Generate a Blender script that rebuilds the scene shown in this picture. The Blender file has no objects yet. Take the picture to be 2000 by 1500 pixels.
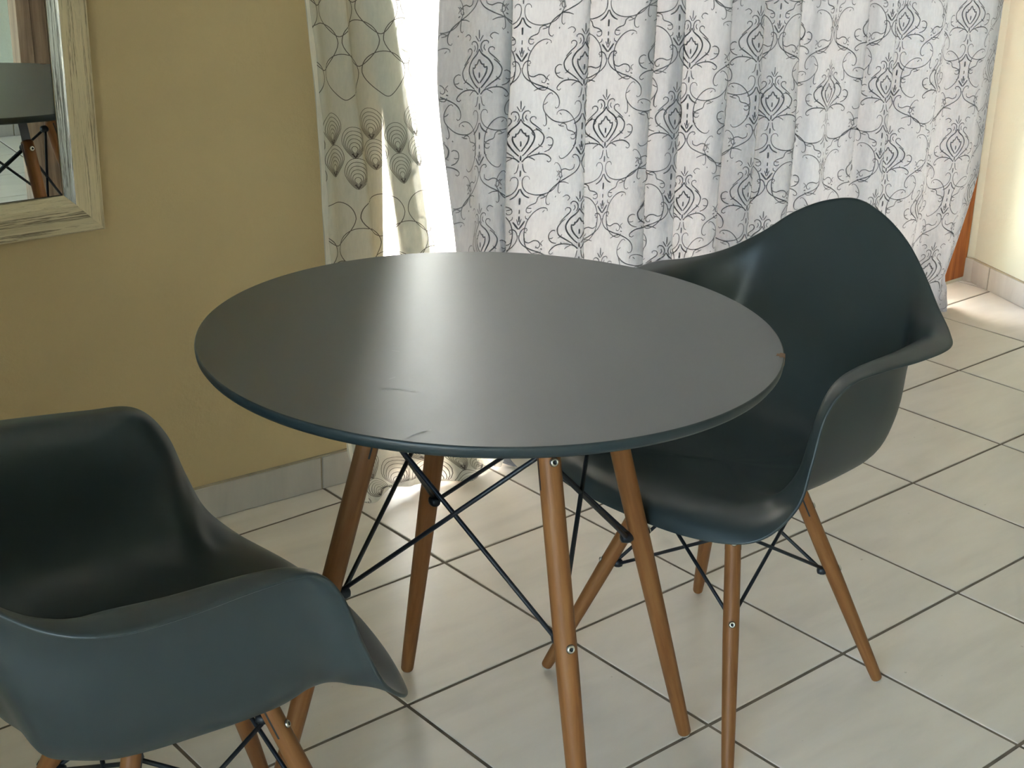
import bpy, bmesh, math, random
import numpy as np
from mathutils import Vector, Matrix
random.seed(7)
C = bpy.context.scene.collection
SC = bpy.context.scene
R = math.radians

# ------------------------------------------------------------------ camera
cam_d = bpy.data.cameras.new('camera')
cam = bpy.data.objects.new('camera', cam_d)
C.objects.link(cam)
PITCH, ROLL, YAW = 0.37419178, 0.02236362, 0.71055937
CAM = Vector((-1.62944, -1.36464, 1.43388))
fw = Vector((math.sin(YAW)*math.cos(PITCH), math.cos(YAW)*math.cos(PITCH), -math.sin(PITCH)))
rt = Vector((math.cos(YAW), -math.sin(YAW), 0))
up = rt.cross(fw)
c_, s_ = math.cos(ROLL), math.sin(ROLL)
rt2 = rt*c_ + up*s_
up2 = rt*(-s_) + up*c_
m = Matrix((rt2, up2, -fw)).transposed().to_4x4()
m.translation = CAM
cam.matrix_world = m
cam_d.sensor_width = 36
cam_d.lens = 2860.35/2000*36
cam_d.clip_start = 0.05
SC.camera = cam

# ------------------------------------------------------------------ world, light, exposure
w = bpy.data.worlds.new('sky'); SC.world = w; w.use_nodes = True
nt = w.node_tree
sky = nt.nodes.new('ShaderNodeTexSky')
sky.sky_type = 'NISHITA'
sky.sun_elevation = R(48); sky.sun_rotation = R(20); sky.sun_disc = False
sky.air_density = 1.0; sky.dust_density = 3.0; sky.ozone_density = 1.0
bgn = nt.nodes['Background']
hz = nt.nodes.new('ShaderNodeMix'); hz.data_type = 'RGBA'; hz.blend_type = 'MULTIPLY'; hz.inputs[0].default_value = 1
hz.inputs[7].default_value = (1.0, .96, .89, 1)
nt.links.new(sky.outputs[0], hz.inputs[6]); nt.links.new(hz.outputs[2], bgn.inputs[0])
bgn.inputs[1].default_value = 0.55
sun_d = bpy.data.lights.new('sun', 'SUN'); sun = bpy.data.objects.new('sun', sun_d); C.objects.link(sun)
sun_d.energy = 15.0; sun_d.angle = R(1.0); sun_d.color = (1.0, .95, .84)
sun.rotation_euler = (0, R(42), 0)
port_d = bpy.data.lights.new('window_portal', 'AREA'); port = bpy.data.objects.new('window_portal', port_d); C.objects.link(port)
port_d.shape = 'RECTANGLE'; port_d.size = 2.4; port_d.size_y = 2.45
port_d.cycles.is_portal = True
port.location = (1.36, 1.42, 1.25); port.rotation_euler = (R(-90), 0, 0)
port2_d = bpy.data.lights.new('fill_door_portal', 'AREA'); port2 = bpy.data.objects.new('fill_door_portal', port2_d); C.objects.link(port2)
port2_d.shape = 'RECTANGLE'; port2_d.size = 2.15; port2_d.size_y = 1.8; port2_d.cycles.is_portal = True
port2.location = (-3.24, -1.65, 1.08); port2.rotation_euler = (0, R(-90), 0)  # portal of the added door in the unseen left wall
SC.view_settings.view_transform = 'Standard'
SC.view_settings.look = 'None'
SC.view_settings.gamma = 1
SC.view_settings.use_curve_mapping = False
SC.view_settings.exposure = 3.05

# ------------------------------------------------------------------ helpers
def tag(o, label=None, cat=None, group=None, kind=None):
    if label: o['label'] = label
    if cat: o['category'] = cat
    if group: o['group'] = group
    if kind: o['kind'] = kind
    return o
def empty(name, loc=(0, 0, 0), rz=0):
    o = bpy.data.objects.new(name, None); C.objects.link(o)
    o.location = loc; o.rotation_euler = (0, 0, rz); o.empty_display_size = .1
    return o
def link(name, me, mat=None, parent=None, smooth=False):
    o = bpy.data.objects.new(name, me); C.objects.link(o)
    if mat: me.materials.append(mat)
    if parent: o.parent = parent
    if smooth:
        me.polygons.foreach_set('use_smooth', [True]*len(me.polygons))
    return o
def mesh(name, V, F):
    me = bpy.data.meshes.new(name); me.from_pydata([tuple(v) for v in V], [], F); me.update(); return me
def from_bm(name, bm, mat=None, parent=None, smooth=False):
    bmesh.ops.recalc_face_normals(bm, faces=bm.faces)
    me = bpy.data.meshes.new(name); bm.to_mesh(me); bm.free()
    return link(name, me, mat, parent, smooth)
def box(bm, x0, y0, z0, x1, y1, z1, bev=0):
    vs = [bm.verts.new(p) for p in [(x0,y0,z0),(x1,y0,z0),(x1,y1,z0),(x0,y1,z0),(x0,y0,z1),(x1,y0,z1),(x1,y1,z1),(x0,y1,z1)]]
    fs = [bm.faces.new([vs[i] for i in f]) for f in [(3,2,1,0),(4,5,6,7),(0,1,5,4),(1,2,6,5),(2,3,7,6),(3,0,4,7)]]
    if bev:
        es = list({e for f in fs for e in f.edges})
        bmesh.ops.bevel(bm, geom=es, offset=bev, segments=2, affect='EDGES', profile=.5)
def boxo(name, a, b, mat, parent=None, bev=0):
    bm = bmesh.new(); box(bm, *a, *b, bev); return from_bm(name, bm, mat, parent)
def prism(name, poly, z0, z1, mat, parent=None):
    n = len(poly)
    V = [(x, y, z0) for x, y in poly] + [(x, y, z1) for x, y in poly]
    F = [list(range(n))[::-1], list(range(n, 2*n))] + [(i, (i+1) % n, n+(i+1) % n, n+i) for i in range(n)]
    bm = bmesh.new(); vs = [bm.verts.new(v) for v in V]
    for f in F: bm.faces.new([vs[i] for i in f])
    return from_bm(name, bm, mat, parent)
def lathe_mesh(name, prof, n=24, sx=1, sy=1):
    """prof: list of (r, z) from bottom to top along local Z; closed with caps"""
    V, F = [], []
    for r, z in prof:
        for k in range(n):
            a = 2*math.pi*k/n; V.append((r*sx*math.cos(a), r*sy*math.sin(a), z))
    for i in range(len(prof)-1):
        for k in range(n):
            k2 = (k+1) % n
            F.append((i*n+k, i*n+k2, (i+1)*n+k2, (i+1)*n+k))
    F.append(list(range(n))[::-1]); F.append([(len(prof)-1)*n+k for k in range(n)])
    return mesh(name, V, F)
def aim(o, a, b, roll=0):
    """put object's local Z along a->b with origin at a (parent space)"""
    a = Vector(a); b = Vector(b); d = (b-a)
    q = d.to_track_quat('Z', 'Y')
    o.rotation_mode = 'QUATERNION'; o.rotation_quaternion = q @ Matrix.Rotation(roll, 3, 'Z').to_quaternion(); o.location = a
    return d.length
def rod(name, a, b, r, mat, parent, n=12):
    L = (Vector(b)-Vector(a)).length
    me = lathe_mesh(name, [(r*.6, 0), (r, r*.5), (r, L-r*.5), (r*.6, L)], n)
    o = link(name, me, mat, parent, True); aim(o, a, b); return o

# ------------------------------------------------------------------ materials
def new_mat(name):
    m = bpy.data.materials.new(name); m.use_nodes = True
    nt = m.node_tree; b = nt.nodes['Principled BSDF']
    return m, nt, b
def nd(nt, t, **k):
    n = nt.nodes.new('ShaderNode'+t)
    for a, v in k.items():
        if a in n.inputs.keys() if isinstance(a, str) else False: n.inputs[a].default_value = v
        else: setattr(n, a, v)
    return n
def ramp(nt, stops, src):
    r = nt.nodes.new('ShaderNodeValToRGB'); e = r.color_ramp.elements
    while len(e) < len(stops): e.new(.5)
    for el, (p, c) in zip(e, stops):
        el.position = p; el.color = (*c, 1) if len(c) == 3 else c
    nt.links.new(src, r.inputs[0]); return r
def bump(nt, b, src, strength, dist=.01):
    n = nt.nodes.new('ShaderNodeBump'); n.inputs['Strength'].default_value = strength; n.inputs['Distance'].default_value = dist
    nt.links.new(src, n.inputs['Height']); nt.links.new(n.outputs[0], b.inputs['Normal']); return n
def coord(nt, kind='Object', scale=(1, 1, 1)):
    tc = nt.nodes.new('ShaderNodeTexCoord'); mp = nt.nodes.new('ShaderNodeMapping')
    mp.inputs['Scale'].default_value = scale; nt.links.new(tc.outputs[kind], mp.inputs[0]); return mp.outputs[0]
def noise(nt, vec, scale, detail=4, rough=.5, dist=0):
    n = nt.nodes.new('ShaderNodeTexNoise'); n.inputs['Scale'].default_value = scale; n.inputs['Detail'].default_value = detail
    n.inputs['Roughness'].default_value = rough; n.inputs['Distortion'].default_value = dist
    nt.links.new(vec, n.inputs['Vector']); return n.outputs['Fac']
def simple(name, col, rough=.5, metal=0, spec=.5):
    m, nt, b = new_mat(name)
    b.inputs['Base Color'].default_value = (*col, 1); b.inputs['Roughness'].default_value = rough
    b.inputs['Metallic'].default_value = metal; b.inputs['Specular IOR Level'].default_value = spec
    return m

def plaster(name, c1, c2):
    m, nt, b = new_mat(name)
    v = coord(nt); n1 = noise(nt, v, 1.3, 3); n2 = noise(nt, v, 14, 6, .65); n3 = noise(nt, v, 90, 3)
    r = ramp(nt, [(.3, c1), (.7, c2)], n1); nt.links.new(r.outputs[0], b.inputs['Base Color'])
    mx = nd(nt, 'Math', operation='ADD'); ml = nd(nt, 'Math', operation='MULTIPLY'); ml.inputs[1].default_value = .15
    nt.links.new(n3, ml.inputs[0]); nt.links.new(n2, mx.inputs[0]); nt.links.new(ml.outputs[0], mx.inputs[1])
    bump(nt, b, mx.outputs[0], .5, .007)
    b.inputs['Roughness'].default_value = .55; b.inputs['Specular IOR Level'].default_value = .3
    return m
M_wall = plaster('cream_plaster', (.50, .375, .195), (.55, .42, .225))
M_wallr = plaster('pale_cream_plaster', (.60, .585, .45), (.64, .625, .485))
M_wallf = plaster('mint_white_plaster', (.78, .83, .70), (.82, .87, .74))
M_ceil = plaster('white_ceiling_paint', (.78, .77, .72), (.82, .81, .76))

def tile_mat():
    m, nt, b = new_mat('glazed_floor_tile')
    tc = nt.nodes.new('ShaderNodeTexCoord'); oi = nt.nodes.new('ShaderNodeObjectInfo')
    add = nd(nt, 'VectorMath', operation='ADD'); sc = nd(nt, 'VectorMath', operation='SCALE'); sc.inputs['Scale'].default_value = 37.0
    cb = nt.nodes.new('ShaderNodeCombineXYZ')
    for k in range(3): nt.links.new(oi.outputs['Random'], cb.inputs[k])
    nt.links.new(cb.outputs[0], sc.inputs[0]); nt.links.new(tc.outputs['Object'], add.inputs[0]); nt.links.new(sc.outputs[0], add.inputs[1])
    mp = nt.nodes.new('ShaderNodeMapping'); mp.inputs['Scale'].default_value = (2.2, 9, 2); mp.inputs['Rotation'].default_value = (0, 0, .35)
    nt.links.new(add.outputs[0], mp.inputs[0])
    n1 = noise(nt, mp.outputs[0], 1.6, 5, .55, .4)
    r = ramp(nt, [(.25, (.71, .64, .555)), (.5, (.79, .715, .625)), (.75, (.84, .765, .675))], n1)
    sp = noise(nt, add.outputs[0], 60, 2, .5)
    r2 = ramp(nt, [(.76, (1, 1, 1)), (.79, (.6, .55, .5))], sp)
    mx = nt.nodes.new('ShaderNodeMix'); mx.data_type = 'RGBA'; mx.blend_type = 'MULTIPLY'; mx.inputs[0].default_value = .5
    nt.links.new(r.outputs[0], mx.inputs[6]); nt.links.new(r2.outputs[0], mx.inputs[7]); nt.links.new(mx.outputs[2], b.inputs['Base Color'])
    n2 = noise(nt, add.outputs[0], 5, 4, .6)
    rr = nd(nt, 'MapRange'); rr.inputs['To Min'].default_value = .26; rr.inputs['To Max'].default_value = .40
    nt.links.new(n2, rr.inputs['Value']); nt.links.new(rr.outputs[0], b.inputs['Roughness'])
    n3 = noise(nt, mp.outputs[0], 12, 4, .6); bump(nt, b, n3, .12, .002)
    b.inputs['Specular IOR Level'].default_value = .5
    return m
M_tile = tile_mat()
def grout_mat(name, c1, c2):
    m, nt, b = new_mat(name); v = coord(nt); r = ramp(nt, [(.3, c1), (.7, c2)], noise(nt, v, 25, 4)); nt.links.new(r.outputs[0], b.inputs['Base Color'])
    b.inputs['Roughness'].default_value = .9; bump(nt, b, noise(nt, v, 300, 3), .4, .002); return m
M_grout = grout_mat('brown_grout', (.17, .135, .10), (.24, .195, .15))
M_bgrout = grout_mat('baseboard_grout', (.30, .25, .17), (.42, .35, .24))
def skirt_mat():
    m, nt, b = new_mat('grey_skirting_tile'); v = coord(nt, scale=(9, 9, 2))
    r = ramp(nt, [(.3, (.42, .385, .33)), (.7, (.50, .455, .395))], noise(nt, v, 2.2, 5, .6, .3)); nt.links.new(r.outputs[0], b.inputs['Base Color'])
    b.inputs['Roughness'].default_value = .38; return m
M_skirt = skirt_mat()

def plastic(name, col, rough, rvar=.05):
    m, nt, b = new_mat(name); v = coord(nt)
    n = noise(nt, v, 6, 4, .6)
    d = tuple(c*.9 for c in col)
    r = ramp(nt, [(.3, d), (.7, col)], n); nt.links.new(r.outputs[0], b.inputs['Base Color'])
    rr = nd(nt, 'MapRange'); rr.inputs['To Min'].default_value = rough-rvar; rr.inputs['To Max'].default_value = rough+rvar
    nt.links.new(n, rr.inputs['Value']); nt.links.new(rr.outputs[0], b.inputs['Roughness'])
    bump(nt, b, noise(nt, v, 700, 2), .08, .0006)
    return m
M_shell = plastic('dark_teal_grey_plastic', (.031, .044, .046), .41)
M_top = plastic('satin_dark_grey_lacquer', (.028, .040, .046), .38, .015)
M_top.node_tree.nodes['Principled BSDF'].inputs['IOR'].default_value = 2.05
M_edge = plastic('dark_blue_grey_lacquer_edge', (.016, .028, .032), .42)
M_black = simple('black_powder_coated_steel', (.010, .013, .018), .42)
M_screw = simple('zinc_screw', (.72, .70, .64), .28, 1)
M_socket = simple('dark_screw_socket', (.02, .02, .02), .6)
M_glide = simple('clear_plastic_glide', (.55, .52, .45), .3)
M_chip = simple('bare_particle_board', (.22, .13, .08), .9)
M_scratch = simple('pale_scuff', (.22, .235, .23), .55)
def wood(name, c1, c2, c3, scale=(26, 26, 2.0), rough=.45):
    m, nt, b = new_mat(name); v = coord(nt, scale=scale)
    n = noise(nt, v, 3.0, 6, .6, .6); r = ramp(nt, [(.28, c1), (.5, c2), (.74, c3)], n)
    nt.links.new(r.outputs[0], b.inputs['Base Color'])
    v2 = coord(nt, scale=tuple(s*4 for s in scale)); bump(nt, b, noise(nt, v2, 4, 3), .12, .001)
    b.inputs['Roughness'].default_value = rough; b.inputs['Specular IOR Level'].default_value = .25
    return m
M_wood = wood('beech_leg_wood', (.19, .072, .022), (.245, .102, .033), (.30, .138, .048))
M_doorwood = wood('varnished_door_wood', (.28, .075, .02), (.42, .13, .03), (.55, .20, .05), (18, 18, 1.2), .35)
M_cab = wood('walnut_laminate', (.19, .125, .085), (.34, .24, .165), (.46, .345, .25), (14, 14, .8), .5)
def distressed(name, base1, base2, crack, axis, metal=0.0, rough=.5):
    m, nt, b = new_mat(name)
    sc = [60, 60, 60]; sc[axis] = 2.2
    v = coord(nt, scale=tuple(sc)); n = noise(nt, v, 1.5, 5, .65, .3)
    sc2 = [55, 55, 55]; sc2[axis] = 1.0
    v2 = coord(nt, scale=tuple(sc2)); n2 = noise(nt, v2, 1.2, 6, .75, .5)
    r = ramp(nt, [(.3, base1), (.65, base2)], n)
    r2 = ramp(nt, [(.395, (1, 1, 1)), (.415, (.0, .0, .0)), (.43, (.0, .0, .0)), (.445, (1, 1, 1)), (.54, (1, 1, 1)), (.55, (.35, .35, .35)), (.56, (1, 1, 1))], n2)
    mx = nt.nodes.new('ShaderNodeMix'); mx.data_type = 'RGBA'
    nt.links.new(r2.outputs[0], mx.inputs[0]); mx.inputs[6].default_value = (*crack, 1); nt.links.new(r.outputs[0], mx.inputs[7])
    nt.links.new(mx.outputs[2], b.inputs['Base Color'])
    b.inputs['Roughness'].default_value = rough; b.inputs['Metallic'].default_value = metal
    bump(nt, b, r2.outputs[0], .5, .0015); return m
M_frV = distressed('distressed_frame_upright', (.62, .51, .31), (.74, .62, .40), (.24, .18, .10), 2)
M_frH = distressed('distressed_frame_rail', (.60, .50, .31), (.72, .61, .40), (.22, .17, .10), 0)
M_silver = distressed('worn_silver_leaf', (.26, .27, .25), (.42, .43, .40), (.12, .12, .10), 2, .9, .26)
M_mirror = simple('mirror_glass', (.86, .90, .86), .0, 1)
M_mback = simple('mirror_back_edge', (.02, .02, .018), .6)
M_stone = plaster('pale_threshold_stone', (.62, .58, .48), (.70, .66, .55))
M_patio = plaster('outdoor_concrete', (.66, .64, .56), (.74, .72, .64))

def cloth_mat(name, col, transl, transp, weave=900, dens=0.0, mixcol=None):
    m = bpy.data.materials.new(name); m.use_nodes = True; nt = m.node_tree; nt.nodes.clear()
    out = nt.nodes.new('ShaderNodeOutputMaterial')
    d = nt.nodes.new('ShaderNodeBsdfDiffuse'); t = nt.nodes.new('ShaderNodeBsdfTranslucent'); tr = nt.nodes.new('ShaderNodeBsdfTransparent')
    tc = nt.nodes.new('ShaderNodeTexCoord')
    mp = nt.nodes.new('ShaderNodeMapping'); mp.inputs['Scale'].default_value = (1, 1, .25); nt.links.new(tc.outputs['Object'], mp.inputs[0])
    n = noise(nt, mp.outputs[0], 160, 5, .7)
    c2 = tuple(c*.88 for c in col)
    r = ramp(nt, [(.3, c2), (.7, col)], n)
    nt.links.new(r.outputs[0], d.inputs[0])
    if mixcol:
        n2 = noise(nt, tc.outputs['Object'], 2.6, 2, .5)
        r2 = ramp(nt, [(.40, tuple(c for c in mixcol)), (.60, tuple(c for c in col))], n2)
        mm = nt.nodes.new('ShaderNodeMix'); mm.data_type = 'RGBA'; mm.inputs[0].default_value = .5
        nt.links.new(r.outputs[0], mm.inputs[6]); nt.links.new(r2.outputs[0], mm.inputs[7]); nt.links.new(mm.outputs[2], t.inputs[0])
    else:
        nt.links.new(r.outputs[0], t.inputs[0])
    if dens: 
        g_ = nt.nodes.new('ShaderNodeMix'); g_.data_type = 'RGBA'; g_.blend_type = 'MULTIPLY'; g_.inputs[0].default_value = 1; g_.inputs[7].default_value = (dens, dens, dens, 1)
        src = t.inputs[0].links[0].from_socket; nt.links.new(src, g_.inputs[6]); nt.links.new(g_.outputs[2], t.inputs[0])
    a = nt.nodes.new('ShaderNodeMixShader'); a.inputs[0].default_value = transl
    nt.links.new(d.outputs[0], a.inputs[1]); nt.links.new(t.outputs[0], a.inputs[2])
    b = nt.nodes.new('ShaderNodeMixShader'); b.inputs[0].default_value = transp
    nt.links.new(a.outputs[0], b.inputs[1]); nt.links.new(tr.outputs[0], b.inputs[2])
    nt.links.new(b.outputs[0], out.inputs[0])
    return m
M_curtain = cloth_mat('silver_grey_curtain_cloth', (.72, .74, .80), .55, .0, dens=.11, mixcol=(.74, .68, .70))
M_print = cloth_mat('grey_damask_print', (.34, .35, .38), .5, .0, dens=.11)
M_sheer = cloth_mat('white_voile', (.84, .83, .74), .25, .44)
M_hem = cloth_mat('voile_hem', (.88, .85, .76), .5, .12)
M_embr = cloth_mat('brown_embroidery_thread', (.12, .11, .10), .4, .12)
def glass_mat():
    m = bpy.data.materials.new('window_glass'); m.use_nodes = True; nt = m.node_tree; nt.nodes.clear()
    out = nt.nodes.new('ShaderNodeOutputMaterial'); tr = nt.nodes.new('ShaderNodeBsdfTransparent'); g = nt.nodes.new('ShaderNodeBsdfGlossy'); f = nt.nodes.new('ShaderNodeFresnel')
    g.inputs['Roughness'].default_value = .02; tr.inputs[0].default_value = (.95, .97, .96, 1)
    mx = nt.nodes.new('ShaderNodeMixShader'); nt.links.new(f.outputs[0], mx.inputs[0]); nt.links.new(tr.outputs[0], mx.inputs[1]); nt.links.new(g.outputs[0], mx.inputs[2]); nt.links.new(mx.outputs[0], out.inputs[0]); return m
M_glass = glass_mat()

# ------------------------------------------------------------------ setting
WTH = R(-4.0)
def wall_y(x): return 1.181 + math.tan(WTH)*(x+.09)
ZC = 2.55
XL, YF = -3.0, -2.92
OX = .166                      # left edge of the opening
RC = (2.574, 1.186)            # corner of the right wall and the reveal
RB = (2.25, .389)              # right wall turns parallel to the room here
def rwx(y):                    # x of right wall surface
    return RC[0] + (y-RC[1])*(RC[0]-RB[0])/(RC[1]-RB[1]) if y > RB[1] else RB[0]
# window wall, left piece
wl = prism('wall_back', [(XL, wall_y(XL)), (OX, wall_y(OX)), (OX, wall_y(OX)+.26), (XL, wall_y(XL)+.26)], -.06, ZC, M_wall); tag(wl, 'cream plastered wall with the mirror and the window opening', kind='structure')
wr = prism('wall_right', [RB, RC, (2.576, 1.19), (2.576, 1.42), (2.86, 1.42), (2.86, .0), (2.25+.25, YF), (2.25, YF)], -.06, ZC, M_wallr); tag(wr, 'pale cream wall right of the curtains', kind='structure')
wf = boxo('wall_front', (XL-.2, YF-.2, -.06), (2.5, YF, ZC), M_wallf); tag(wf, 'pale mint wall seen only in the mirror', kind='structure')
# left wall with a glazed door added for fill daylight, out of the picture
D2A, D2B, D2H = -2.55, -.75, 2.15
bm = bmesh.new(); box(bm, XL-.2, YF, -.06, XL, D2A, ZC); box(bm, XL-.2, D2B, -.06, XL, 1.65, ZC); box(bm, XL-.2, D2A, D2H, XL, D2B, ZC)
wll = from_bm('wall_left', bm, M_wallf); tag(wll, 'pale wall on the left side of the room', kind='structure')
ce = boxo('ceiling', (XL-.2, YF-.2, ZC), (2.9, 1.65, ZC+.1), M_ceil); tag(ce, 'white ceiling', kind='structure')
# outdoor ground
pt2 = boxo('trim_3', (-12, -9, -.16), (XL-.2, 8, -.06), M_patio); tag(pt2, 'pale concrete yard left of the room', kind='structure')
d2 = tag(empty('fill_door', (XL-.1, (D2A+D2B)/2, 0), R(90)), 'added glazed door letting fill daylight through the left wall outside the picture', kind='structure')  # invented opening, put in to brighten the room with daylight
hw = (D2B-D2A)/2
for x0, x1 in ((-hw, -hw+.06), (-.04, .04), (hw-.06, hw)): boxo('stile', (x0, -.03, 0), (x1, .03, D2H), M_stone, d2, .003)
boxo('rail', (-hw+.06, -.03, D2H-.06), (hw-.06, .03, D2H), M_stone, d2, .003); boxo('sill', (-hw, -.1, -.06), (hw, .1, .0), M_stone, d2)
for x0, x1 in ((-hw+.06, -.04), (.04, hw-.06)): boxo('glass_pane', (x0, -.004, 0), (x1, .004, D2H-.06), M_glass, d2)
pt = boxo('trim_1', (-3.2, 1.44, -.16), (10, 12, -.06), M_patio); tag(pt, 'pale concrete terrace outside the window door', kind='structure')

# floor: mortar bed plus single tiles
TS = .363396; G = .0074
floor = prism('floor', [(XL, YF), (2.25, YF), RB, RC, (2.574, 1.24), (XL, 1.24)], -.06, -.0022, M_grout)
# keep the bed inside the walls: its top is the grout
tag(floor, 'square beige glazed floor tiles with brown grout', kind='structure')
def clip(poly, a, b):          # keep the side left of a->b
    out = []
    def s(p): return (b[0]-a[0])*(p[1]-a[1])-(b[1]-a[1])*(p[0]-a[0])
    for i in range(len(poly)):
        p, q = poly[i], poly[(i+1) % len(poly)]; sp, sq = s(p), s(q)
        if sp >= 0: out.append(p)
        if (sp >= 0) != (sq >= 0):
            t = sp/(sp-sq); out.append((p[0]+(q[0]-p[0])*t, p[1]+(q[1]-p[1])*t))
    return out
def area(P): return abs(sum(P[i][0]*P[(i+1) % len(P)][1]-P[(i+1) % len(P)][0]*P[i][1] for i in range(len(P))))/2
room = [((XL, YF), (2.25, YF)), ((2.25, YF), RB), (RB, RC), (RC, (2.574, 1.24)), ((2.574, 1.235), (OX, 1.235))]
def tile_mesh(poly, cx, cy):
    bm = bmesh.new(); P = [(x-cx, y-cy) for x, y in poly]; n = len(P); b = .0012
    mx = sum(p[0] for p in P)/n; my = sum(p[1] for p in P)/n
    def ins(p):
        dx, dy = mx-p[0], my-p[1]; L = math.hypot(dx, dy); return (p[0]+dx/L*b*1.4, p[1]+dy/L*b*1.4)
    lo = [bm.verts.new((*p, -.0055)) for p in P]; mi = [bm.verts.new((*p, -.0009)) for p in P]; hi = [bm.verts.new((*ins(p), 0)) for p in P]
    for A, B in ((lo, mi), (mi, hi)):
        for i in range(n): bm.faces.new([A[i], A[(i+1) % n], B[(i+1) % n], B[i]])
    bm.faces.new(hi); bm.faces.new(lo[::-1])
    bmesh.ops.recalc_face_normals(bm, faces=bm.faces)
    me = bpy.data.meshes.new('tile'); bm.to_mesh(me); bm.free(); me.materials.append(M_tile); return me
full = None
for i in range(-9, 9):
    for j in range(-9, 5):
        x0, y0 = i*TS+G/2, j*TS+G/2; x1, y1 = (i+1)*TS-G/2, (j+1)*TS-G/2
        poly = [(x0, y0), (x1, y0), (x1, y1), (x0, y1)]
        sq = list(poly)
        for k_, (a, b) in enumerate(room):
            if (k_ == 1 and j >= 1) or (k_ == 2 and j < 1): continue
            poly = clip(poly, a, b) if poly else poly
        if (x0+x1)/2 < OX+.1 or poly:
            # left of the opening the wall bounds the floor
            a, b = (OX, wall_y(OX)), (XL, wall_y(XL))
            if x0 < OX: 
                poly = clip(poly, a, b) if x1 <= OX or True else poly
        poly = clip(poly, (XL, 2), (XL, -4)) if poly else poly
        if len(poly) < 3 or area(poly) < .0004: continue
        cx, cy = (i+.5)*TS, (j+.5)*TS
        if abs(area(poly)-area(sq)) < 1e-6:
            if full is None: full = tile_mesh(sq, cx, cy)
            me = full
        else: me = tile_mesh(poly, cx, cy)
        o = link('tile', me, None, floor)
        o.location = (cx, cy, random.uniform(-.0004, .0004))
        o.rotation_euler = (random.uniform(-.0012, .0012), random.uniform(-.0012, .0012), 0)

# tile skirting
def skirting(name, p0, p1, joints, label, h=.078, th=.009):
    """wall line p0->p1 (room on the right hand side), joints = distances from p0"""
    L = math.hypot(p1[0]-p0[0], p1[1]-p0[1]); a = math.atan2(p1[1]-p0[1], p1[0]-p0[0])
    bm = bmesh.new(); box(bm, 0, -th*.55, 0, L, 0, h+.003)
    o = from_bm(name, bm, M_bgrout); o.location = (*p0, 0); o.rotation_euler = (0, 0, a); tag(o, label, kind='structure')
    js = [0]+joints+[L]
    for k in range(len(js)-1):
        bm = bmesh.new(); box(bm, 0, -th, .001, js[k+1]-js[k]-.005, -.001, h-random.uniform(0, .0015), .0012)
        t = from_bm('tile', bm, M_skirt, o); t.location = (js[k]+.0025, random.uniform(-.0008, .0004), 0)
    return o
WL0 = (XL, wall_y(XL)); WL1 = (OX, wall_y(OX))
Lw = math.hypot(WL1[0]-WL0[0], WL1[1]-WL0[1])
d0 = (-.006-XL)/math.cos(WTH)
skirting('baseboard_back', WL0, WL1, [d0-TS*k for k in range(8, -1, -1) if d0-TS*k > .02], 'grey tile skirting under the cream wall')
Lr = math.hypot(RC[0]-RB[0], RC[1]-RB[1])
skirting('baseboard_right', RC, RB, [.095, .095+.36], 'grey tile skirting along the right wall')
skirting('trim_2', (2.574, 1.27), (2.574, RC[1]-.003), [], 'sunlit skirting tile in the door recess')
skirting('baseboard_left', (XL, D2B), (XL, wall_y(XL)-.02), [.36*k for k in range(1, 6)], 'grey tile skirting along the left wall')
skirting('baseboard_front', (2.25, YF), (XL, YF), [.36*k for k in range(1, 15)], 'grey tile skirting under the mint wall')

# sliding glass door in the opening
door = tag(empty('door_1', (1.36, 1.30, 0)), 'varnished wooden glass door behind the curtains', kind='structure')
DX0, DX1 = OX-1.36, 2.574-1.36
def dpart(name, a, b, mat, bev=.003): return boxo(name, a, b, mat, door, bev)
dpart('threshold', (DX0, -.082, -.06), (DX1, .14, .012), M_stone)
dpart('jamb', (DX0, -.02, .012), (DX0+.05, .06, ZC), M_doorwood)
dpart('jamb', (DX1-.17, -.085, .012), (DX1, .06, ZC), M_doorwood)
dpart('head', (DX0+.05, -.02, ZC-.07), (DX1-.17, .06, ZC), M_doorwood)
nx = 2; wleaf = (DX1-.17-DX0-.05)/nx
for k in range(nx):
    a = DX0+.05+k*wleaf; b = a+wleaf; yo = 0.0 if k else .03
    for x0, x1 in ((a, a+.045), (b-.045, b)): dpart('stile', (x0, yo, .02), (x1, yo+.03, ZC-.07), M_doorwood)
    dpart('rail', (a+.045, yo, .02), (b-.045, yo+.03, .10), M_doorwood)
    dpart('rail', (a+.045, yo, ZC-.14), (b-.045, yo+.03, ZC-.07), M_doorwood)
    dpart('glass_pane', (a+.043, yo+.012, .098), (b-.043, yo+.018, ZC-.138), M_glass, 0)

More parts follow.
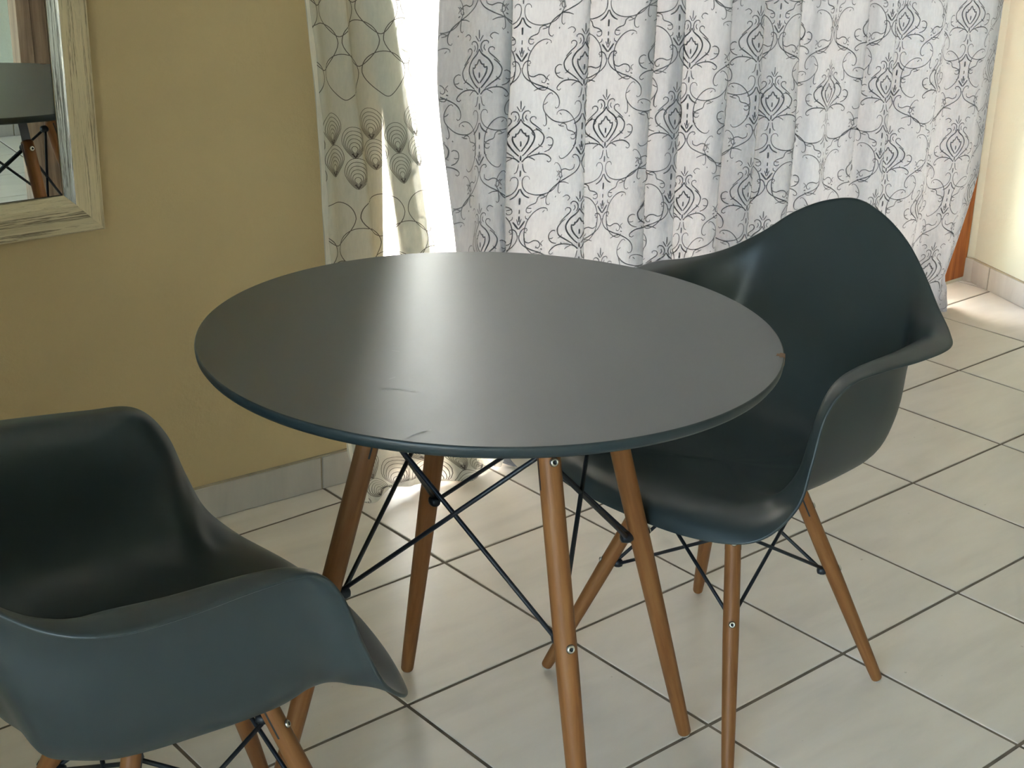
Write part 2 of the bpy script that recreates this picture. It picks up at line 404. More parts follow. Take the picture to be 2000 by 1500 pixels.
# ------------------------------------------------------------------ curtains
def catmull(P, n):
    P = np.array(P, float); Q = np.vstack([2*P[0]-P[1], P, 2*P[-1]-P[-2]]); out = []
    for i in range(1, len(Q)-2):
        a, b, c, d = Q[i-1], Q[i], Q[i+1], Q[i+2]
        for t in np.arange(n)/n:
            out.append(.5*((2*b)+(-a+c)*t+(2*a-5*b+4*c-d)*t*t+(-a+3*b-3*c+d)*t**3))
    out.append(P[-1]); return np.array(out)
class Drape:
    """cloth: base curve (x,y) along s, extruded in z with shape(s01,z,x,y)->(x,y,z)"""
    def __init__(self, pts, ztop, fn, ds=.004, zs=None):
        c = catmull(pts, 12); seg = np.hypot(*np.diff(c, axis=0).T); S = np.r_[0, np.cumsum(seg)]
        self.L = S[-1]; n = int(self.L/ds); self.s = np.linspace(0, self.L, n)
        self.cx = np.interp(self.s, S, c[:, 0]); self.cy = np.interp(self.s, S, c[:, 1])
        self.z = zs if zs is not None else np.r_[np.linspace(-.06, .3, 37), np.linspace(.32, ztop, 70)]
        self.P = np.zeros((len(self.z), n, 3))
        for k, z in enumerate(self.z):
            X, Y, Z = fn(self.s/self.L, z, self.cx.copy(), self.cy.copy())
            self.P[k, :, 0] = X; self.P[k, :, 1] = Y; self.P[k, :, 2] = Z
        du = np.gradient(self.P, axis=1); dv = np.gradient(self.P, axis=0)
        N = np.cross(du, dv); N /= np.linalg.norm(N, axis=2)[..., None]+1e-9
        self.N = N      # du x dv with s along +x, v up -> points to -y (room)
    def at(self, s, z, lift=0.0):
        fi = np.clip(np.interp(s, self.s, np.arange(len(self.s))), 0, len(self.s)-1.001)
        fk = np.clip(np.interp(z, self.z, np.arange(len(self.z))), 0, len(self.z)-1.001)
        i = fi.astype(int); k = fk.astype(int); a = (fi-i)[:, None]; b = (fk-k)[:, None]
        def sm(A): return (A[k, i]*(1-a)+A[k, i+1]*a)*(1-b)+(A[k+1, i]*(1-a)+A[k+1, i+1]*a)*b
        return sm(self.P)+sm(self.N)*lift
    def cloth(self, name, mat, parent):
        nz, ns, _ = self.P.shape; V = self.P.reshape(-1, 3)
        idx = np.arange(nz*ns).reshape(nz, ns)
        F = np.stack([idx[:-1, :-1], idx[:-1, 1:], idx[1:, 1:], idx[1:, :-1]], -1).reshape(-1, 4)
        me = bpy.data.meshes.new(name); me.from_pydata(V.tolist(), [], F.tolist()); me.update()
        return link(name, me, mat, parent, True)
class Ribbons:
    def __init__(self): self.V = []; self.F = []
    def add(self, drape, S, Z, W, lift):
        """S,Z polyline in cloth coordinates, W half-width per point"""
        S = np.array(S, float); Z = np.array(Z, float); W = np.array(W, float)
        if S.max() < 0.003 or S.min() > drape.L-.003: return
        t = np.c_[np.gradient(S), np.gradient(Z)]; t /= np.linalg.norm(t, axis=1)[:, None]+1e-9
        n = np.c_[-t[:, 1], t[:, 0]]
        ok = (S > .002) & (S < drape.L-.002)
        A = drape.at(S+n[:, 0]*W, Z+n[:, 1]*W, lift); B = drape.at(S-n[:, 0]*W, Z-n[:, 1]*W, lift)
        b = len(self.V); self.V += A.tolist()+B.tolist(); m = len(S)
        for i in range(m-1):
            if ok[i] and ok[i+1]: self.F.append((b+i, b+m+i, b+m+i+1, b+i+1))
    def build(self, name, mat, parent, kind='stuff'):
        me = bpy.data.meshes.new(name); me.from_pydata(self.V, [], self.F); me.update()
        o = link(name, me, mat, parent, True)
        if kind: o['kind'] = kind
        return o

# --- patterned grey curtain
gp = [(.275,1.112),(.285,1.098),(.33,1.098),(.385,1.118),(.43,1.10),(.452,1.078),(.450,1.112),(.49,1.098),(.56,1.08),(.62,1.075),(.662,1.058),(.676,1.075),(.668,1.115),(.72,1.102),(.78,1.088),(.83,1.078),(.868,1.06),(.886,1.068),(.878,1.10),(.866,1.13),(.90,1.125),(.945,1.088),(.968,1.06),(.987,1.07),(.98,1.10),(.972,1.128),(1.02,1.105),(1.06,1.085),(1.10,1.075),(1.135,1.058),(1.153,1.072),(1.145,1.105),(1.14,1.13),(1.18,1.12),(1.22,1.085),(1.26,1.06),(1.28,1.075),(1.272,1.115),(1.31,1.12),(1.35,1.08),(1.40,1.055),(1.425,1.07),(1.418,1.115),(1.46,1.135),(1.50,1.12),(1.52,1.085),(1.55,1.07),(1.60,1.085),(1.65,1.08),(1.69,1.06),(1.705,1.09),(1.70,1.125),(1.75,1.12),(1.78,1.08),(1.82,1.06),(1.845,1.08),(1.84,1.12),(1.90,1.12),(1.95,1.09),(2.0,1.065),(2.06,1.07),(2.10,1.10),(2.16,1.11),(2.22,1.08),(2.28,1.07),(2.33,1.09),(2.385,1.10)]
def gfn(u, z, x, y):
    k = max(0, (1.1-z))/1.1
    amp = .68+.3*k
    y = 1.098+(y-1.098)*amp
    x = x + np.clip((.45-x)/.17, 0, 1)*.075*max(0, (.9-z)/.6)**1.2*(1 if z > .3 else 1)
    x = x + .006*np.sin(u*31+z*5)*k + .004*np.sin(u*67-z*9)
    y = y + .006*np.sin(u*43+z*7)*k
    # right hem swings in above the floor
    x = x - (u**8)*.13*np.clip((.42-z)/.36, 0, 1)**1.2
    zz = np.full_like(x, z)
    # pool of cloth on the floor
    f = np.clip((.10-z)/.16, 0, 1)
    if f > 0:
        y = y - f*(.055+.035*np.sin(u*57+1)+.02*np.sin(u*131))*(1-.75*np.clip((u-.93)/.07, 0, 1)) - .010*np.sin(z*70+u*40)*f
        x = x + f*.012*np.sin(u*53+z*30) + (.045*math.sin(math.pi*min(1, f*1.1))-.03*f*f)*np.clip((u-.93)/.07, 0, 1)
        zz = np.full_like(x, max(z, 0)*.8) + .020*f*(1+np.sin(u*61+z*45))*(1-np.clip((u-.88)/.1, 0, 1)) + .004
    return x, y, zz
zs = np.r_[np.linspace(-.06, .16, 34), np.linspace(.17, 2.42, 76)]
grey = Drape(gp, 2.42, gfn, .0045, zs)
gc = tag(empty('patterned_curtain', (1.3, 1.10, 0)), 'silver grey curtain with printed damask scrolls, pooling on the floor behind the right chair', 'curtain')
def under(parent, o):
    o.parent = parent; o.matrix_parent_inverse = Matrix.Translation(-Vector(parent.location)); return o
under(gc, grey.cloth('cloth', M_curtain, None))
# damask strokes: (points (dx, dy), half width factor); dx right of the axis, dy below the flame tip
ST = [
 ([(0,0),(1,40),(0,100)],1.7),([(35,62),(22,90),(4,128)],1.4),([(-35,62),(-22,90),(-4,128)],1.4),
]
HALF = [
 ([(28,245),(14,195),(24,142),(55,118),(82,140),(78,155)],1.5),([(55,232),(40,200),(48,165)],1.2),
 ([(178,365),(128,305),(85,255),(80,213),(104,190),(132,212),(126,228)],1.4),
 ([(0,212),(25,268),(80,328),(114,400),(114,460),(88,530),(45,605),(14,645)],2.4),
 ([(125,330),(165,372),(196,425),(198,470),(178,530),(120,585),(55,650)],2.0),
 ([(150,520),(165,548),(190,560)],1.2),
 ([(2,325),(16,365),(27,388),(38,372),(44,420),(66,408),(64,465),(42,525),(4,592)],2.5),
 ([(222,462),(250,452),(284,485),(284,548),(252,600),(205,622)],1.6),([(284,548),(255,552),(238,540)],1.1),
 ([(8,715),(50,672),(120,645),(195,645),(250,680),(274,722),(256,752),(232,732)],1.6),([(70,668),(105,690),(122,712)],1.2),([(150,640),(160,615)],1.1),
 ([(15,720),(30,690),(60,655)],1.6),
 ([(16,740),(24,800),(34,838),(52,850)],1.3),
 ([(82,936),(72,900),(42,892),(18,935),(24,1020),(66,1092),(150,1132),(240,1126),(322,1082),(384,992),(402,925),(392,855),(362,792),(330,765),(312,790)],1.15),
 ([(384,992),(374,1060),(372,1120),(388,1150),(402,1130)],1.2),([(400,900),(376,886),(360,868)],1),
 ([(4,1040),(22,1095),(50,1135),(84,1158)],2.2),
 ([(54,1436),(30,1480),(2,1530)],2.8),([(22,1405),(12,1440),(4,1480)],1.3),
 ([(8,1625),(22,1560),(48,1528),(74,1528),(84,1552),(70,1566)],1.4),
 ([(6,1600),(12,1660),(50,1735),(130,1798),(215,1845),(300,1915),(340,1985),(346,2055),(330,2095),(306,2098),(302,2080)],1.5),
 ([(215,1845),(160,1848),(110,1872)],1.1),([(250,1700),(226,1730),(244,1770)],1.0),
 ([(62,1640),(68,1690),(108,1712),(150,1690),(196,1702),(220,1752),(202,1790),(176,1778),(180,1760)],1.3),([(225,1800),(245,1812)],1.6),
 ([(322,200),(330,166),(384,152),(456,196),(516,300),(538,440),(520,590),(462,690),(396,732),(362,706),(360,690)],1.3),([(516,440),(538,425)],1.1),
 ([(372,208),(352,184)],1.1),
 ([(255,1150),(225,1170),(190,1180)],1.1),([(240,1166),(205,1140),(165,1166),(150,1225),(100,1248),(66,1280),(66,1330),(96,1342),(112,1318)],1.3),
 ([(66,1280),(110,1290)],1.1),([(84,1420),(60,1400),(58,1370)],1.1),([(345,1190),(352,1172)],1.6),
 ([(430,1200),(470,1180),(500,1215),(480,1250)],1.2),
]
AX = [([(0,470),(1,500),(0,532)],2.6),([(0,640),(1,670),(0,702)],2.6),([(0,818),(1,855),(0,892)],2.4),([(0,1150),(1,1190),(0,1232)],3.4),([(0,1290),(1,1315),(0,1340)],2.0),([(0,1370),(1,1405),(0,1440)],3.0)]
def resample(P, m):
    c = catmull(P, 6); seg = np.hypot(*np.diff(c, axis=0).T); S = np.r_[0, np.cumsum(seg)]
    t = np.linspace(0, S[-1], m); return np.c_[np.interp(t, S, c[:, 0]), np.interp(t, S, c[:, 1])], S[-1]
HP, VP = .165, .3815
UX, UY = HP/592, VP/1975
i0 = [i for i in range(20, 400) if grey.cx[i] <= .5 < grey.cx[i+1]][-1]; S0 = float(grey.s[i0])
rb = Ribbons()
strokes = [(P, wd) for P, wd in ST]+AX+[(P, wd) for P, wd in HALF]+[([(-x, y) for x, y in P], wd) for P, wd in HALF]
pre = []
for P, wd in strokes:
    L = sum(math.dist(P[i], P[i+1]) for i in range(len(P)-1)); mm = max(5, min(40, int(L/26)+3))
    Q, _ = resample(P, mm); t = np.linspace(0, 1, mm)
    prof = .72+.28*np.sin(np.pi*np.clip(t, 0, 1))**.7
    pre.append((Q, prof*(.55+.65*wd)*.00095))
for col in range(-2, 24):
    sc = S0+col*HP
    if sc < -.2 or sc > grey.L+.2: continue
    zt = .832 if col % 2 == 0 else .611+VP
    for row in range(-5, 4):
        zz = zt-row*VP
        if zz < -.35 or zz > 1.75: continue
        for Q, W in pre:
            Z = zz-Q[:, 1]*UY
            if Z.min() < .0 or Z.max() > 2.3: continue
            rb.add(grey, sc+Q[:, 0]*UX, Z, W, .0007)
under(gc, rb.build('printed_scrolls', M_print, None))
# side hem of the grey curtain
rb = Ribbons()

# --- white sheer with embroidery
sp = [(-.040,1.128),(-.025,1.118),(.00,1.128),(.03,1.12),(.045,1.112),(.055,1.122),(.075,1.128),(.095,1.118),(.12,1.108),(.155,1.104),(.173,1.108),(.165,1.116),(.130,1.120),(.100,1.124),(.102,1.129),(.14,1.127),(.171,1.130),(.163,1.136),(.125,1.139),(.106,1.1415),(.110,1.1435),(.14,1.1445),(.168,1.1455),(.165,1.147),(.13,1.148),(.108,1.149),(.112,1.1505),(.15,1.150),(.20,1.143),(.24,1.138),(.28,1.142),(.32,1.138),(.36,1.144),(.40,1.140),(.46,1.146)]
def sfn(u, z, x, y):
    k = np.clip((1.1-z)/1.1, 0, 1)
    x0 = x.copy()
    lean = np.clip((1.1-z)/.6, -.5, 1.6)
    x = x + lean*np.interp(x, [-.04, .03, .098, .175, .25, .345], [.038, .048, .098, .098, .06, .03])
    x = x + .004*np.sin(z*9+u*20)
    y = y + .004*np.sin(u*33+z*6)*k
    zz = np.full_like(x, z)
    f = np.clip((.12-z)/.15, 0, 1)
    g = np.clip((.35-z)/.35, 0, 1)
    y = y - g*g*(.035+.05*np.clip((x+.04)/.4, 0, 1))
    if f > 0:
        y = y - f*(.02+.03*np.sin(u*19+1)**2)
        zz = np.full_like(x, max(z, 0)*.85)+.006+.012*f*(1+np.sin(u*37+z*60))
    return x, y, zz
sheer = Drape(sp, 2.42, sfn, .003, np.r_[np.linspace(-.03, .16, 24), np.linspace(.17, 2.42, 70)])
shc = tag(empty('sheer_curtain', (.15, 1.12, 0)), 'white sheer curtain embroidered with brown teardrops and shells, left of the grey curtain', 'curtain')
under(shc, sheer.cloth('cloth', M_sheer, None))
# rolled side hem
hv = Ribbons(); zz_ = np.linspace(-.02, 2.40, 150)
hv.add(sheer, np.full(150, .006), zz_, np.full(150, .0045)*(1+.25*np.sin(zz_*40)), .0016)
hv.add(sheer, np.full(150, sheer.L-.006), zz_, np.full(150, .0035), .0016)
under(shc, hv.build('hem', M_hem, None, None))
eb = Ribbons()
def closed(P, s, z, w, lift=.0007):
    P = np.array(P); eb.add(sheer, s+P[:, 0], z+P[:, 1], np.full(len(P), w), lift)
def tear(wd, ht, n=40):
    out = []
    for k in range(n+1):
        a = 2*math.pi*k/n+math.pi/2*-1
        x = math.cos(a); y = math.sin(a)
        nar = 1 if y > 0 else (1-.5*abs(y)**1.4)
        out.append((x*wd*nar, y*ht if y > 0 else y*ht*1.22))
    return out
random.seed(3)
SW = .094
for band in (.79, .045, 1.54):
    for cidx in range(-1, 9):
        sx = .035+cidx*SW/2*1.0
        odd = cidx % 2
        # shells: two stacked rows, half-drop
        for rr_ in range(2):
            cz = band+(.0 if odd else .033)-rr_*.066
            if cidx % 1 == 0:
                w0 = .0245; h0 = .030
                for q in range(6):
                    f = 1-q*.155
                    P = np.array(tear(w0*f, h0*f, 26)); P[:, 1] -= (1-f)*h0*.75
                    closed(P, sx, cz, .00055)
                # dark beaded foot of the shell
                eb.add(sheer, [sx-.005, sx, sx+.005], [cz-.026, cz-.0345, cz-.026], [.0016, .0028, .0016], .0008)
    # teardrops between the bands
    for cidx in range(-1, 5):
        for half in (0, 1):
            sx = .03+cidx*SW+half*SW/2
            for k in range(4):
                cz = band-.165-k*.128-half*.064
                if cz < band-.745+.10 or cz < .13: continue
                closed(tear(.043, .042), sx, cz, .00085)
under(shc, eb.build('embroidery', M_embr, None))

# ceiling track holding both curtains
tr = tag(boxo('curtain_track', (-.06, 1.075, ZC-.03), (2.40, 1.155, ZC), simple('white_track_plastic', (.75, .75, .73), .4)), 'white curtain track on the ceiling above both curtains', 'track')

# ------------------------------------------------------------------ leg with screws
def leg_mesh(L, r0, r1, r2, name='leg'):
    """foot radius r0, widest r1, top r2; rounded ends"""
    pr = []
    for k in range(5):
        a = k/4*math.pi/2; pr.append((max(.0005, r0*.55+r0*.45*math.sin(a)), .006*(1-math.cos(a)) if k else 0))
    for t in np.linspace(.06, .96, 14):
        f = t/.55
        r = r0+(r1-r0)*min(1, f)**.8 if t < .55 else r1+(r2-r1)*((t-.55)/.45)**1.3
        pr.append((r, L*t))
    for k in range(1, 5):
        a = k/4*math.pi/2; pr.append((r2*(.45+.55*math.cos(a)), L-.009+.009*math.sin(a)))
    return lathe_mesh(name, pr, 24)
def screw_mesh(r):
    me = lathe_mesh('screw', [(r*1.12, 0), (r*1.12, r*.12), (r, r*.12), (r, r*.25), (r*.85, r*.55), (r*.50, r*.62), (r*.46, r*.3), (.0004, r*.28)], 20)
    me.materials.append(M_screw); me.materials.append(M_socket)
    for i, p in enumerate(me.polygons):
        if i < 40 or i >= 100: p.material_index = 1
    return me
def add_leg(parent, foot, top, r0, r1, r2, screws, centre, sr, glide=True, slot=None):
    leg = link('leg', leg_mesh((Vector(top)-Vector(foot)).length, r0, r1, r2), M_wood, parent, True)
    # local X of the leg points away from the frame's centre
    f = Vector(foot); t = Vector(top); d = (t-f).normalized()
    outw = Vector((f.x-centre[0], f.y-centre[1], 0)); outw = (outw-d*outw.dot(d)).normalized()
    yv = d.cross(outw); mt = Matrix((outw, yv, d)).transposed()
    leg.rotation_mode = 'QUATERNION'; leg.rotation_quaternion = mt.to_quaternion(); leg.location = foot
    L = (t-f).length
    for h, r in screws:
        s = link('screw', screw_mesh(sr), None, leg, True); s.rotation_euler = (0, R(90), 0); s.location = (r-.0004, 0, h*L)
    if slot:
        bm = bmesh.new()
        for sg in (-1, 1): box(bm, -.0013, sg*r2*.97-.0006, L-slot, .0013, sg*r2*.97+.0008, L-.007)
        from_bm('slot', bm, M_socket, leg)
    if glide:
        g = link('glide', lathe_mesh('glide', [(r0*.5, -.003), (r0*.72, -.002), (r0*.72, .002)], 16), M_glide, leg, True)
    return leg
def knob(parent, p, d, mat=None, s=1.0, name='nut'):
    me = lathe_mesh(name, [(.002*s, -.007*s), (.0048*s, -.006*s), (.0062*s, -.002*s), (.0062*s, .002*s), (.0048*s, .006*s), (.002*s, .007*s)], 12)
    o = link(name, me, mat or M_black, parent, True); aim(o, p, Vector(p)+Vector(d)); o.location = p; return o

# ------------------------------------------------------------------ round table
TC = Vector((-.3995, .1035, 0)); TH = .5065
tb = tag(empty('round_dining_table', TC), 'round dark grey table on four splayed beech legs with crossed black rods', 'table')
ZT = .7640; TR = .400; TT = .0165
pr = []
for r, z in [(.30, -TT), (TR-.012, -TT), (TR-.0045, -TT+.001), (TR-.001, -TT+.006), (TR, -.0035), (TR-.0006, -.0012), (TR-.0022, 0)]: pr.append((r, z))
top = link('tabletop', lathe_mesh('tabletop', pr, 160), M_edge, tb, True)
top.data.materials.append(M_top)
for p in top.data.polygons:
    if p.normal.z > .9: p.material_index = 1; p.use_smooth = False
    if p.normal.z < -.9: p.use_smooth = False
top.location = Vector((-.41117, .09832, ZT-.0005))-TC
nrm = Vector((.00948, .00099, 1)).normalized(); top.rotation_mode = 'QUATERNION'; top.rotation_quaternion = Vector((0, 0, 1)).rotation_difference(nrm)
# chip in the rim and scuffs on the top: children of the tabletop
ca = math.atan2(0, 1)
def on_top_px(px, py):
    """point of the table top under a direction of view, in tabletop coordinates (build-time survey)"""
    F = 2860.35
    d = fw + rt2*((px-1000)/F) - up2*((py-750)/F)
    P0 = Vector((-.41117, .09832, ZT)); t = nrm.dot(P0-CAM)/nrm.dot(d); P = CAM+d*t
    return top.rotation_quaternion.inverted() @ (P-P0)
p = on_top_px(1534, 694); ca = math.atan2(p.y, p.x)
bm = bmesh.new()
for (r0_, r1_, a0, a1, z0, z1) in ((TR-.0075, TR+.0004, -.020, .022, -.012, .0007), (TR-.0115, TR-.006, -.010, .014, -.004, .0006)):
    vs = []
    for z in (z0, z1):
        for r_, a_ in ((r0_, a0), (r1_, a0*.8), (r1_, a1*.7), (r0_+.001, a1)): vs.append(bm.verts.new((r_*math.cos(ca+a_), r_*math.sin(ca+a_), z)))
    for f in [(3,2,1,0),(4,5,6,7),(0,1,5,4),(1,2,6,5),(2,3,7,6),(3,0,4,7)]: bm.faces.new([vs[i] for i in f])
ch = from_bm('rim_chip', bm, M_chip, top); ch['label'] = 'chip showing bare brown board'
def scuff(pts, wd):
    Q = [on_top_px(*q) for q in pts]; V, F = [], []
    n = len(Q)
    for i, q in enumerate(Q):
        a = Q[max(0, i-1)]; b = Q[min(n-1, i+1)]; t = (b-a).normalized(); s = Vector((-t.y, t.x, 0))*wd*(.35+.65*math.sin(math.pi*(i+.3)/(n-.4)))
        V += [(q.x+s.x, q.y+s.y, .0002), (q.x-s.x, q.y-s.y, .0002)]
    for i in range(n-1): F.append((2*i, 2*i+1, 2*i+3, 2*i+2))
    link('scuff', mesh('scuff', V, F), M_scratch, top)
scuff([(793, 857), (806, 850), (822, 844), (842, 839)], .0012)
scuff([(749, 760), (765, 759), (788, 760)], .0009)
scuff([(788, 763), (803, 765), (815, 764)], .0008)
scuff([(760, 740), (772, 736)], .0006)
scuff([(765, 684), (780, 686)], .0006)
def dirk(sf, ss, h=TH):
    F_ = Vector((math.cos(h), math.sin(h), 0)); S_ = Vector((F_.y, -F_.x, 0)); return F_*sf+S_*ss
def tleg(k, z): r = .2549+(.1099-.2549)*z/.735; return dirk(*k)*r+Vector((0, 0, z))
KEYS = [(1, 1), (-1, 1), (-1, -1), (1, -1)]
ZW = .662
for k in KEYS:
    foot = tleg(k, .003); tp = tleg(k, ZW); L = (tp-foot).length
    add_leg(tb, foot, tp, .0112, .0156, .0158, [(.640/ZW, .0157), (.396/ZW, .0157)], (0, 0), .0058, slot=.06)
    # flat black steel strap from the leg up to the top plate
    a = tleg(k, .60); b = tleg(k, .742); d = (b-a).normalized(); o_ = dirk(*k).normalized()
    side = Vector((-o_.y, o_.x, 0)); inn = -(o_-d*o_.dot(d)).normalized()
    bm = bmesh.new(); L2 = (b-a).length; box(bm, -.0018, -.0115, 0, .0018, .0115, L2, .0008)
    br = from_bm('bracket', bm, M_black, tb); br.rotation_mode = 'QUATERNION'
    br.rotation_quaternion = Matrix((-inn, side, d)).transposed().to_quaternion(); br.location = a
bm = bmesh.new(); box(bm, -.115, -.115, 0, .115, .115, .005, .002); pl = from_bm('mounting_plate', bm, M_black, tb); pl.location = (0, 0, .7405); pl.rotation_euler = (0, 0, TH)
def inner(k, z, f, side=0):
    p = f(k, z); o_ = Vector((p.x, p.y, 0)).normalized(); return p-o_*.019+Vector((-o_.y, o_.x, 0))*side
for i in range(4):
    a, b = KEYS[i], KEYS[(i+1) % 4]
    for A, B, off in ((a, b, .004), (b, a, -.004)):
        hi = inner(A, .640, tleg, 0)+Vector((0, 0, off*.5)); lo = inner(B, .396, tleg, 0)+Vector((0, 0, off))
        rod('rod', lo, hi, .0034, M_black, tb)
for k in KEYS:
    for z in (.640, .396):
        p = inner(k, z, tleg); o_ = Vector((p.x, p.y, 0)).normalized(); knob(tb, p-o_*.003, -o_, s=1.5)

# ------------------------------------------------------------------ armchair
RIM = [(0,-31.2,81.6),(6.0,-30.5,80.2),(11.5,-29.4,77.2),(16.4,-27.9,72.9),(22.1,-24.1,68.6),(27.2,-19.4,66.5),(30.5,-13.9,66.1),(30.2,-6.1,65.8),(28.6,2.8,65.6),(27.9,9.4,65.0),(26.9,13.1,60.9),(27.0,15.6,54.0),(26.9,18.5,47.4),(23.2,23.3,42.3),(13.5,26.4,40.6),(0,27.6,40.5)]
PA = [(0,-9,41),(3,-9,41),(5,-8.5,41),(6.5,-8,41),(8,-6.5,41.1),(9,-5,41.1),(9.5,-3,41.2),(10,-1,41.2),(10,2,41.2),(10,4.5,41.2),(10,6.5,41.3),(9.5,8,41.4),(9,9.5,41.6),(7.5,11.5,41.8),(4.5,12.5,41.9),(0,13,42)]
PB = [(0,-19,43.5),(6,-18.8,43.6),(10.5,-17.8,43.9),(15,-17.4,43.9),(17.6,-14.9,44.1),(19.2,-11.9,44.1),(20.1,-8,44.2),(20.4,-3.5,44.3),(20.4,3,44.3),(20.1,8.5,44.5),(19.2,11.5,44.8),(18.5,13.7,44.8),(17,16,44),(14,18.5,43.6),(8.5,20,43.4),(0,20.5,43.4)]
PC = [(0,-24,53),(7,-23.6,53),(13,-22,53),(18.0,-20.5,52.2),(20.7,-17.3,52),(22.4,-13.8,52),(23.2,-9.6,52),(23.5,-4.5,52),(23.5,3,52),(23.3,8.7,52),(23,12,51),(22.5,14.6,48),(21.2,17.3,45),(18,21.3,43.9),(11,23.8,43.5),(0,24.6,43.5)]
PD = [(0,-28.3,70),(6.4,-27.8,69),(12.3,-26.6,67),(17.3,-24.2,64.3),(20.2,-20.0,61.8),(22.4,-15.9,61.2),(23.6,-11.2,61.0),(23.9,-5.5,61.0),(23.8,3,61.0),(23.9,8.9,60.2),(24.3,12.5,56.8),(25,15.2,51),(24.2,18,46.2),(21,22.7,43.4),(12.7,25.5,42.7),(0,26.6,42.8)]
PE = [(0,-30.5,78),(6.2,-29.8,76.6),(11.8,-28.7,74),(16.4,-26.6,70.4),(21.1,-22.4,67.0),(24.5,-17.4,65.9),(25.3,-12.0,66.0),(25.5,-5.9,65.8),(25.0,3,65.5),(25.0,8.8,64.4),(25.2,12.4,60.2),(26,15.3,53),(25.7,18.2,46.9),(22.2,23.1,42.9),(13.2,26.1,41.7),(0,27.3,41.7)]  # flange root
def full_ring(Lh, n=6):
    K = np.array(Lh, float)/100; full = np.vstack([K, (K[1:-1]*[-1, 1, 1])[::-1]]); N = len(full); out = []
    for i in range(N):
        a, b, c, d = full[i-1], full[i], full[(i+1) % N], full[(i+2) % N]
        for t in np.arange(n)/n: out.append(.5*((2*b)+(-a+c)*t+(2*a-5*b+4*c-d)*t*t+(-a+3*b-3*c+d)*t**3))
    return np.array(out)
def shell_mesh():
    rings = [full_ring(k) for k in (PA, PB, PC, PD, PE, RIM)]
    n = len(rings[0]); cen = np.tile(np.array([[0, .01, .408]]), (n, 1))
    ctrl = [cen]+rings; out = []
    ext = [2*ctrl[0]-ctrl[1]]+ctrl+[2*ctrl[-1]-ctrl[-2]]
    ext[0] = np.roll(rings[0], n//2, axis=0)
    for i in range(1, len(ext)-2):
        a, b, c, d = ext[i-1], ext[i], ext[i+1], ext[i+2]
        for t in np.arange(4)/4: out.append(.5*((2*b)+(-a+c)*t+(2*a-5*b+4*c-d)*t*t+(-a+3*b-3*c+d)*t**3))
    out.append(ctrl[-1])
    V = [(0, .01, .408)]; rows = out[1:]
    for r_ in rows: V += [(p[0], p[1], p[2]) for p in r_]
    F = []
    for k in range(n): F.append((0, 1+k, 1+(k+1) % n))
    for i in range(len(rows)-1):
        for k in range(n):
            k2 = (k+1) % n; F.append((1+i*n+k, 1+(i+1)*n+k, 1+(i+1)*n+k2, 1+i*n+k2))
    # local axes: x = forward (sf), y = left => (f, -s)
    V = [(f, -s, z) for s, f, z in V]
    return mesh('shell', V, F)
def chair_leg(k, z, sp=.2101, st=.0870, H=.37):
    r = sp+(st-sp)*z/H; return Vector((k[0]*r, -k[1]*r, z))
def make_chair(loc, rz, label, shoff, shrot):
    root = tag(empty('armchair', loc, rz), label, 'chair', 'shell armchairs at the round table')
    sh = link('shell', shell_mesh(), M_shell, root, True); sh.location = (shoff[0], shoff[1], 0); sh.rotation_euler = (0, 0, shrot)
    so = sh.modifiers.new('thick', 'SOLIDIFY'); so.thickness = .0055; so.offset = 1.0; so.use_even_offset = False
    bv = sh.modifiers.new('sub', 'SUBSURF'); bv.levels = 1; bv.render_levels = 1
    ZL = .372
    for k in KEYS:
        foot = chair_leg(k, .003); tp = chair_leg(k, ZL)
        add_leg(root, foot, tp, .0098, .0134, .0130, [(.905, .0131), (.585, .0134)], (0, 0), .0050, slot=.05)
        # steel tab rising from the leg to the seat
        a = chair_leg(k, .345); b = Vector((k[0]*.082, -k[1]*.082, .4085))
        o_ = Vector((k[0], -k[1], 0)).normalized(); d = (b-a).normalized(); inn = -(o_-d*o_.dot(d)).normalized(); side = d.cross(-inn)
        bm = bmesh.new(); box(bm, -.0015, -.0085, 0, .0015, .0085, (b-a).length, .0006)
        br = from_bm('bracket', bm, M_black, root); br.rotation_mode = 'QUATERNION'; br.rotation_quaternion = Matrix((-inn, side, d)).transposed().to_quaternion(); br.location = a
    # crossed bearer straps under the seat
    for a in (45, -45):
        bm = bmesh.new(); box(bm, -.125, -.010, -.002, .125, .010, .002, .0008)
        s = from_bm('bearer', bm, M_black, root); s.location = (0, 0, .398 if a > 0 else .394); s.rotation_euler = (0, 0, R(a))
    def inn_(k, z): 
        p = chair_leg(k, z); o_ = Vector((p.x, p.y, 0)).normalized(); return p-o_*.015
    for i in range(4):
        A, B = KEYS[i], KEYS[(i+1) % 4]
        for a, b, off in ((A, B, .003), (B, A, -.003)):
            rod('rod', inn_(a, .218)+Vector((0, 0, off)), inn_(b, .345)+Vector((0, 0, off)), .0031, M_black, root)
    for k in KEYS:
        for z in (.218, .345):
            p = inn_(k, z); o_ = Vector((p.x, p.y, 0)).normalized(); knob(root, p-o_*.003, -o_, s=1.25)
    return root
B1 = ((.118, .103, 0), R(182.6)); P1 = ((.136, .118), R(183.76))
B2 = ((-.903, .130, 0), R(-7.0)); P2 = ((-.934, .125), R(-6.59))
for B_, P_, lb in ((B1, P1, 'dark grey shell armchair right of the table, its front edge tucked under the table top'),
                   (B2, P2, 'dark grey shell armchair at lower left, partly out of the picture, near the mirror wall')):
    dx, dy = P_[0][0]-B_[0][0], P_[0][1]-B_[0][1]; a = -B_[1]
    make_chair(B_[0], B_[1], lb, (dx*math.cos(a)-dy*math.sin(a), dx*math.sin(a)+dy*math.cos(a)), P_[1]-B_[1])

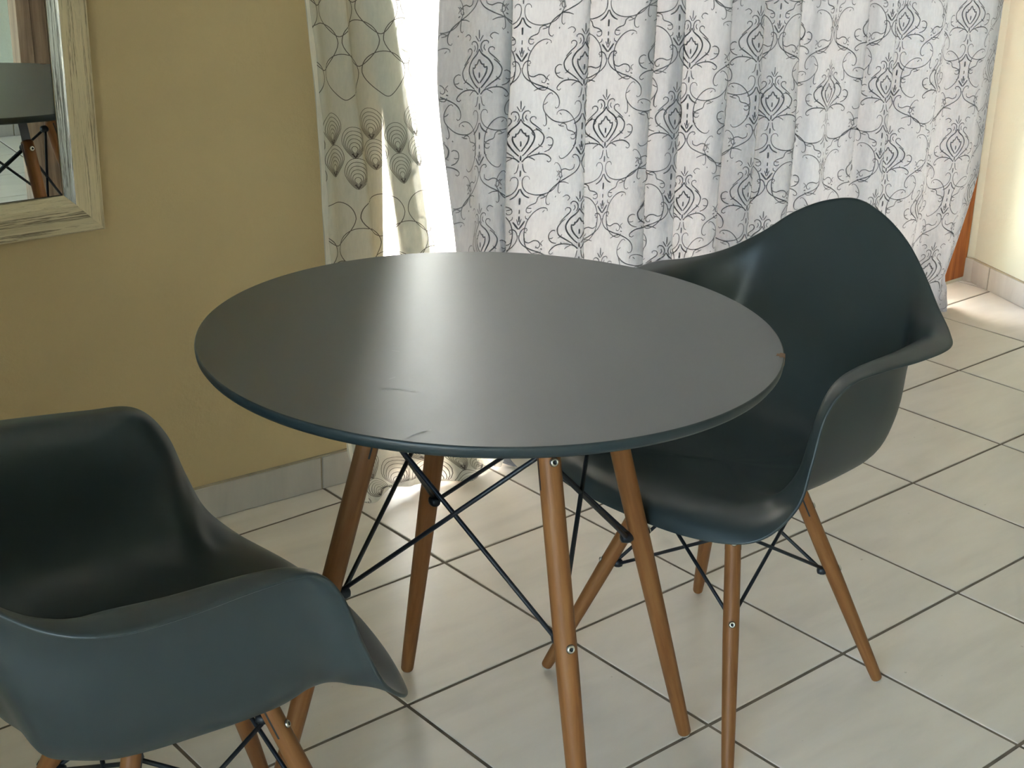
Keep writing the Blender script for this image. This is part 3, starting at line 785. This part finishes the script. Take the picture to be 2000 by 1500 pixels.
# ------------------------------------------------------------------ mirror
MTH = R(-3.5)
MW, MH = .78, 1.30
mx0 = -.462; mz0 = .674
mr = tag(empty('framed_mirror', (mx0, wall_y(mx0)-.0035, mz0), MTH), 'wall mirror in a distressed cream frame with a worn silver inner edge', 'mirror')
# local: x runs left (negative) from the lower right corner, y<0 towards the room, z up
FW_ = .078
prof = [(0, -.001), (0, -.016), (.004, -.020), (.030, -.027), (.054, -.033), (.058, -.034), (.061, -.032), (.0755, -.021), (.0755, -.001)]
def frame_rail(name, axis, mat):
    # rail swept between mitred corners; p=(inset, depth)
    V = []
    for end in (0, 1):
        for ins, dep in prof:
            if axis == 'bottom': x = -ins if end == 0 else -(MW-ins); z = ins
            elif axis == 'top': x = -ins if end == 0 else -(MW-ins); z = MH-ins
            elif axis == 'right': x = -ins; z = ins if end == 0 else MH-ins
            else: x = -(MW-ins); z = ins if end == 0 else MH-ins
            V.append((x, dep, z))
    n = len(prof); F = [(i, (i+1) % n, n+(i+1) % n, n+i) for i in range(n)]+[list(range(n)), list(range(n, 2*n))]
    bm = bmesh.new(); vs = [bm.verts.new(v) for v in V]
    fs = [bm.faces.new([vs[i] for i in f]) for f in F]
    if axis in ('left', 'right'): fs[6].material_index = 1; fs[5].material_index = 1
    o = from_bm(name, bm, mat, mr); o.data.materials.append(M_silver)
    return o
frame_rail('frame_rail', 'bottom', M_frH); frame_rail('frame_rail', 'top', M_frH)
frame_rail('frame_rail', 'right', M_frV); frame_rail('frame_rail', 'left', M_frV)
boxo('mirror_glass', (-(MW-.0775), -.020, .0775), (-.0775, -.016, MH-.0775), M_mirror, mr)
boxo('backing', (-(MW-.075), -.0155, .075), (-.075, -.002, MH-.075), M_mback, mr)

# ------------------------------------------------------------------ inner door reflected in the mirror
d3 = tag(empty('door_3', (.15, -1.62, 0)), 'walnut laminate inner door seen in the mirror', kind='structure')
boxo('jamb', (0, -.05, 0), (.05, .05, 2.10), M_cab, d3, .002)
boxo('jamb', (.87, -.05, 0), (.92, .05, 2.10), M_cab, d3, .002)
boxo('head', (.05, -.05, 2.05), (.87, .05, 2.10), M_cab, d3, .002)
lf = boxo('leaf', (.053, 0, .006), (.867, .038, 2.047), M_cab, d3, .002)
bm = bmesh.new(); box(bm, .10, .038, 1.0, .125, .085, 1.02, .003); box(bm, .10, .072, 1.0, .23, .088, 1.02, .003); from_bm('handle', bm, M_screw, lf)
pw = boxo('wall_inner', (1.07, -1.67, -.06), (2.26, -1.57, ZC), M_wallf); tag(pw, 'short inner wall beside the walnut door', kind='structure')
